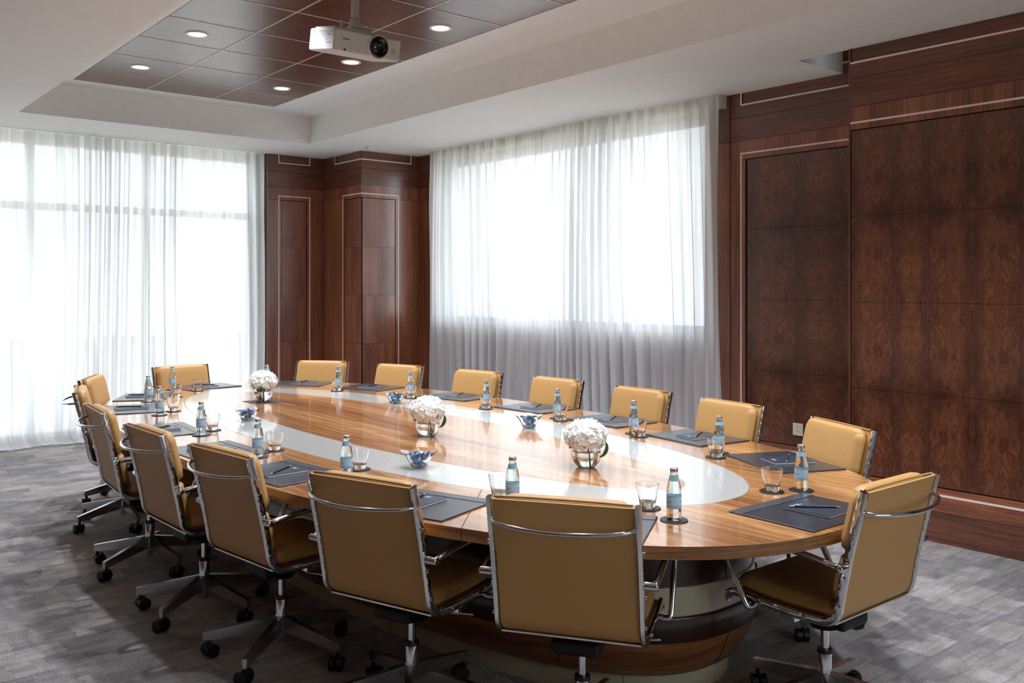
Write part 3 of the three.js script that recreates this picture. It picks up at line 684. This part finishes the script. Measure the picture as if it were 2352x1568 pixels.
// ---------------------------------------------------------------- flowers and sweets
const petalMat = phys({ color: '#f4f4ec', roughness: 0.8, transmission: 0.25, thickness: 0, ior: 1.2, side: THREE.DoubleSide });
const leafMat = std({ color: '#2c4a2a', roughness: 0.45, side: THREE.DoubleSide }), stemMat = std({ color: '#4b6b3a', roughness: 0.5 });
function flowerHead(R, flat) {
  const geos = [], q = new THREE.Quaternion(), up = new THREE.Vector3(0, 1, 0), N = 190;
  const petal = new THREE.CircleGeometry(0.0085, 7); petal.scale(0.95, 1.1, 1); petal.translate(0, 0.0078, 0);
  { const p = petal.attributes.position; for (let i = 0; i < p.count; i++) { const x = p.getX(i), y = p.getY(i); p.setZ(i, 0.2 * y - 14 * x * x); } petal.rotateX(-Math.PI / 2); petal.computeVertexNormals(); }
  for (let i = 0; i < N; i++) {
    const y = 1 - 1.72 * (i + 0.5) / N, a = i * 2.39996 + rr(-0.2, 0.2), c = Math.sqrt(Math.max(0, 1 - y * y)), d = new THREE.Vector3(Math.cos(a) * c, y, Math.sin(a) * c);
    const k = R * rr(0.88, 1.04), pos = new THREE.Vector3(d.x * k, d.y * k * flat, d.z * k);
    q.setFromUnitVectors(up, d.clone().add(new THREE.Vector3(rr(-0.25, 0.25), rr(-0.1, 0.3), rr(-0.25, 0.25))).normalize());
    const M = new THREE.Matrix4().compose(pos, q, new THREE.Vector3(1, 1, 1).multiplyScalar(rr(0.85, 1.25)));
    const t0 = rr(0, 6);
    for (let j = 0; j < 4; j++) { const g = petal.clone(); g.rotateY(t0 + j * Math.PI / 2); g.applyMatrix4(M); geos.push(g); }
  }
  const inner = new THREE.SphereGeometry(R * 0.86, 20, 14); inner.scale(1, flat, 1); geos.push(inner);
  return mergeGeometries(geos.map((g) => g.toNonIndexed()));
}
function vase(x, z, label, turn, withLeaf) {
  const o = thing('flower_vase', label, 'vase', [x, TT + (withLeaf === 'mat' ? 0.003 : 0), z], turn, 'glass globe vases of white hydrangea');
  const R = 0.069, cy = 0.0595, prof = [], inn = [];
  for (let i = 0; i <= 22; i++) { const a = -1.05 + (i / 22) * 1.80; prof.push([R * Math.cos(a), cy + R * Math.sin(a)]); }
  for (let i = 22; i >= 0; i--) { const a = -1.05 + (i / 22) * 1.80; inn.push([(R - 0.0028) * Math.cos(a), cy + (R - 0.0028) * Math.sin(a) + (i < 1 ? 0.001 : 0)]); }
  mesh('vase_globe', lathe([[0, cy + R * Math.sin(-1.05)], ...prof, ...inn, [0, cy + (R - 0.0028) * Math.sin(-1.05)]], 44), glassMat, o);
  const wp = [[0, cy - (R - 0.0034) * Math.sin(1.05)]];
  for (let i = 0; i <= 16; i++) { const a = -1.05 + (i / 16) * 1.30; wp.push([(R - 0.0034) * Math.cos(a), cy + (R - 0.0034) * Math.sin(a)]); }
  wp.push([0, cy + (R - 0.0034) * Math.sin(0.25)]);
  mesh('water', lathe(wp, 40), phys({ color: '#ffffff', transmission: 1, roughness: 0, thickness: 0.1, ior: 1.33 }), o);
  const head = mesh('flower_head', flowerHead(0.098, 0.74), petalMat, o); head.position.set(-0.004, 0.150, 0.0);
  mesh('stem', tube([[0.004, 0.10, 0.0], [0.010, 0.07, 0.008], [0.012, 0.03, 0.012], [0.016, 0.008, 0.012]], 0.0035, 20, 8), stemMat, o);
  const lg = new THREE.PlaneGeometry(0.045, 0.075, 6, 8); { const p = lg.attributes.position; for (let i = 0; i < p.count; i++) { const v = p.getY(i) / 0.0375, w = Math.pow(Math.max(0, 1 - v * v), 0.6); p.setXYZ(i, p.getX(i) * w, p.getY(i), 0.008 * Math.abs(p.getX(i)) / 0.022 - 0.012 * v * v); } lg.computeVertexNormals(); }
  for (const [ax, ay, az, px, py, pz] of [[0.5, 0.9, 2.5, 0.082, 0.082, 0.028], [0.4, 4.2, 2.2, -0.062, 0.098, -0.05]]) { const l = mesh('leaf', lg, leafMat, o); l.position.set(px, py, pz); l.rotation.set(ax, ay, az); }
  return o;
}
const view = -39.8 * Math.PI / 180;
vase(2.961, -3.011, 'hydrangea vase at the table end away from the windows', view);
vase(2.886, -4.204, 'hydrangea vase at the middle of the long table', view + 0.15);
vase(2.818, -6.231, 'hydrangea vase standing on a dark square mat', view + 2.4, 'mat');
{
  const m = mesh('table_mat', new RoundedBoxGeometry(0.215, 0.003, 0.215, 1, 0.001), std({ color: '#3a2c2a', roughness: 0.5 }), scene);
  m.position.set(2.818, TT + 0.0015, -6.231); m.rotation.y = view + 0.75;
  tag(m, 'dark square mat under the vase nearest the full height window', 'mat');
}
{
  const bowlPts = [], A = 48;
  function bowlGeo() {
    // flared bowl with a four-pointed rim
    const prof = [[0.026, 0.0], [0.030, 0.003], [0.036, 0.016], [0.050, 0.042], [0.066, 0.062], [0.0655, 0.0625], [0.0475, 0.043], [0.0335, 0.018], [0.026, 0.006], [0.0001, 0.005]];
    const pos = [], uv = [], idx = [], rows = [[0.0001, 0], ...prof];
    rows.forEach(([r, y], j) => { for (let i = 0; i <= A; i++) { const a = i / A * 2 * Math.PI, w = Math.pow(y / 0.0625, 2), k = 1 + 0.11 * w * Math.cos(4 * a); pos.push(r * k * Math.cos(a), y * (1 + 0.06 * w * Math.cos(4 * a)), r * k * Math.sin(a)); uv.push(i / A, j / rows.length); } });
    for (let j = 0; j + 1 < rows.length; j++) for (let i = 0; i < A; i++) { const a = j * (A + 1) + i, b = a + 1, c = a + A + 1, d = c + 1; idx.push(a, c, b, b, c, d); }
    const g = new THREE.BufferGeometry(); g.setAttribute('position', new THREE.Float32BufferAttribute(pos, 3)); g.setAttribute('uv', new THREE.Float32BufferAttribute(uv, 2)); g.setIndex(idx); g.computeVertexNormals();
    return g;
  }
  const bg = bowlGeo(), blues = ['#24406f', '#4f78a8', '#8fb0d2', '#1c2b52'].map((c) => std({ color: c, metalness: 0.35, roughness: 0.3 }));
  const candy = (() => { const b = new THREE.SphereGeometry(0.0105, 10, 8); b.scale(1.25, 0.8, 0.9); const c1 = new THREE.ConeGeometry(0.0062, 0.009, 7, 1, true); c1.rotateZ(Math.PI / 2); c1.translate(0.0135, 0, 0); const c2 = c1.clone(); c2.rotateY(Math.PI); return mergeGeometries([b, c1, c2].map((g) => g.toNonIndexed())); })();
  const spots = [[2.354, -3.504, 'beside the middle vase, open carpet side'], [2.349, -5.424, 'near the full height window, open carpet side'], [3.509, -5.527, 'near the full height window, curtained wall side'], [3.518, -4.064, 'beside the middle vase, curtained wall side']];
  for (const [x, z, where] of spots) {
    const b = mesh('candy_bowl', bg, glassMat, scene); b.position.set(x, TT, z); b.rotation.y = rr(0, 1.5); b.scale.setScalar(1.2);
    tag(b, 'flared glass candy bowl ' + where, 'bowl', 'glass candy bowls on the table');
    for (let i = 0; i < 36; i++) {
      const lay = i < 7 ? 0 : i < 18 ? 1 : 2, R = [0.019, 0.034, 0.044][lay], a = i * 2.4, k = R * Math.sqrt(rr(0.05, 1));
      const c = mesh('wrapped_candy', candy, blues[i % 4], scene);
      c.position.set(x + k * Math.cos(a), TT + [0.018, 0.038, 0.058][lay] + rr(0, 0.007), z + k * Math.sin(a)); c.rotation.set(rr(-0.5, 0.5), rr(0, 6), rr(-0.5, 0.5));
      tag(c, 'blue foil wrapped candy in the bowl ' + where, 'candy', 'candies in the bowl ' + where);
    }
  }
}

// ---------------------------------------------------------------- projector, downlights, small fittings
{
  const white = std({ color: '#cdcdc8', roughness: 0.45 }), grey = std({ color: '#8d8f8c', roughness: 0.5 }), dark = std({ color: '#0b0b10', roughness: 0.2 });
  const o = thing('projector', 'white ceiling projector with large black lens under the wood tiles', 'projector', [2.997, 3.204, -5.21]);
  const body = new THREE.Group(); body.name = 'housing'; body.rotation.x = 0.2; o.add(body);
  mesh('case', new RoundedBoxGeometry(0.49, 0.142, 0.34, 3, 0.014), white, body);
  mesh('top_cover', new RoundedBoxGeometry(0.38, 0.016, 0.26, 2, 0.006).translate(-0.03, 0.076, -0.02), white, body);
  const ring = new THREE.TorusGeometry(0.072, 0.008, 12, 48); ring.translate(0.075, 0.0, 0.172); mesh('lens_ring', ring, white, body);
  const barrel = lathe([[0.066, 0.0], [0.066, 0.022], [0.060, 0.03], [0.050, 0.026], [0.044, 0.008], [0, 0.004]], 44); barrel.rotateX(Math.PI / 2); barrel.translate(0.075, 0, 0.165); mesh('lens_barrel', barrel, dark, body);
  const ln = new THREE.SphereGeometry(0.05, 28, 12, 0, 6.2832, 0, 0.95); ln.scale(1, 0.45, 1); ln.rotateX(Math.PI / 2); ln.translate(0.075, 0, 0.158); mesh('lens', ln, phys({ color: '#07070c', roughness: 0.03, clearcoat: 1 }), body);
  const vents = []; for (let r = 0; r < 9; r++) for (let c = 0; c < 5; c++) vents.push(new THREE.BoxGeometry(0.002, 0.008, 0.009).translate(-0.2452, 0.052 - r * 0.0128, -0.148 + c * 0.0135));
  mesh('side_vent', vents, grey, body);
  const keys = []; for (const [y, n] of [[0.03, 3], [0.0, 1], [-0.02, 4]]) for (let c = 0; c < n; c++) keys.push(new THREE.BoxGeometry(0.002, 0.006, 0.006).translate(-0.2455, y, 0.08 + c * 0.016));
  mesh('button', keys, grey, body);
  mesh('maker_mark', new THREE.BoxGeometry(0.052, 0.007, 0.001).translate(-0.16, 0.012, 0.1702), std({ color: '#4a4a48', roughness: 0.6 }), body);
  mesh('remote_sensor', new THREE.SphereGeometry(0.008, 12, 8).translate(-0.165, -0.055, 0.168), dark, body);
  mesh('front_plate', new THREE.BoxGeometry(0.035, 0.035, 0.0012).translate(0.19, -0.01, 0.1703), std({ color: '#b9b9b3', roughness: 0.5 }), body);
  mesh('mount_plate', new RoundedBoxGeometry(0.16, 0.012, 0.13, 2, 0.004).translate(0, 0.094, -0.01), white, body);
  for (const [x, z] of [[-0.075, 0.05], [0.075, 0.05], [-0.075, -0.07], [0.075, -0.07]]) mesh('mount_arm', [box(x - 0.008, x + 0.008, 0.082, 0.15, z - 0.006, z + 0.006)], white, body);
  mesh('mount_head', lathe([[0, 0.095], [0.045, 0.10], [0.05, 0.12], [0.035, 0.14], [0.03, 0.175], [0, 0.176]], 24), white, o);
  mesh('pole', cyl(0.026, 0.026, 0.17, TRAY - 3.204 + 0.004, 24), white, o);
  mesh('pole_collar', cyl(0.030, 0.030, 0.298, 0.312, 24), grey, o);
}
{
  const ringMat = std({ color: '#e6e2da', roughness: 0.35 }), glow = std({ color: '#ffffff', emissive: '#fff3e2', emissiveIntensity: 6, roughness: 0.5 });
  const rows = [-8.17, -6.83, -5.50, -4.17, -2.83, -1.50];
  const rg = lathe([[0.062, 0.004], [0.066, -0.004], [0.080, -0.006], [0.086, -0.002], [0.086, 0.004]], 40), dg = new THREE.CircleGeometry(0.064, 36).rotateX(Math.PI / 2);
  rows.forEach((z, i) => [2.555, 3.889].forEach((x, j) => {
    const o = thing('ceiling_downlight', 'round recessed downlight in the wood tiles, ' + ord[i] + ' from the full height window, ' + (j ? 'curtained wall' : 'open carpet') + ' side', 'downlight', [x, TRAY, z], 0, 'downlights in the wood ceiling tray');
    const R = mesh('trim_ring', rg, ringMat, o); mesh('lamp_face', dg, glow, o);
    const l = new THREE.SpotLight('#e9f0ff', LAMP, 0, 1.05, 0.9, 2); l.name = 'downlight_beam';
    l.position.set(0, -0.02, 0); l.target.position.set(0, -1, 0); l.castShadow = true; l.shadow.radius = 3; o.add(l); o.add(l.target); l.target.name = 'beam_target';
  }));
}
{
  const o = thing('sprinkler', 'small chrome ceiling sprinkler in front of the corner column', 'sprinkler', [5.37, CEIL, -9.06]);
  mesh('escutcheon', cyl(0.03, 0.034, -0.008, 0, 20), whitePaint, o);
  mesh('sprinkler_body', [cyl(0.007, 0.008, -0.045, -0.008, 12), cyl(0.016, 0.016, -0.05, -0.046, 16), box(-0.03, 0.03, -0.034, -0.03, -0.002, 0.002)], satin, o);
  const s = thing('wall_socket', 'cream wall socket plate low on the burl panel', 'socket', [XW - 0.004, 0.485, -4.028], -Math.PI / 2);
  mesh('plate', new RoundedBoxGeometry(0.09, 0.098, 0.01, 2, 0.003), std({ color: '#d9cbb4', roughness: 0.4 }), s);
  for (const [x, y, w, h] of [[0, 0.016, 0.007, 0.012], [-0.011, -0.012, 0.010, 0.005], [0.011, -0.012, 0.010, 0.005]]) mesh('pin_hole', new THREE.BoxGeometry(w, h, 0.002).translate(x, y, 0.005), std({ color: '#8c8474', roughness: 0.6 }), s);
}

renderer.render(scene, camera);
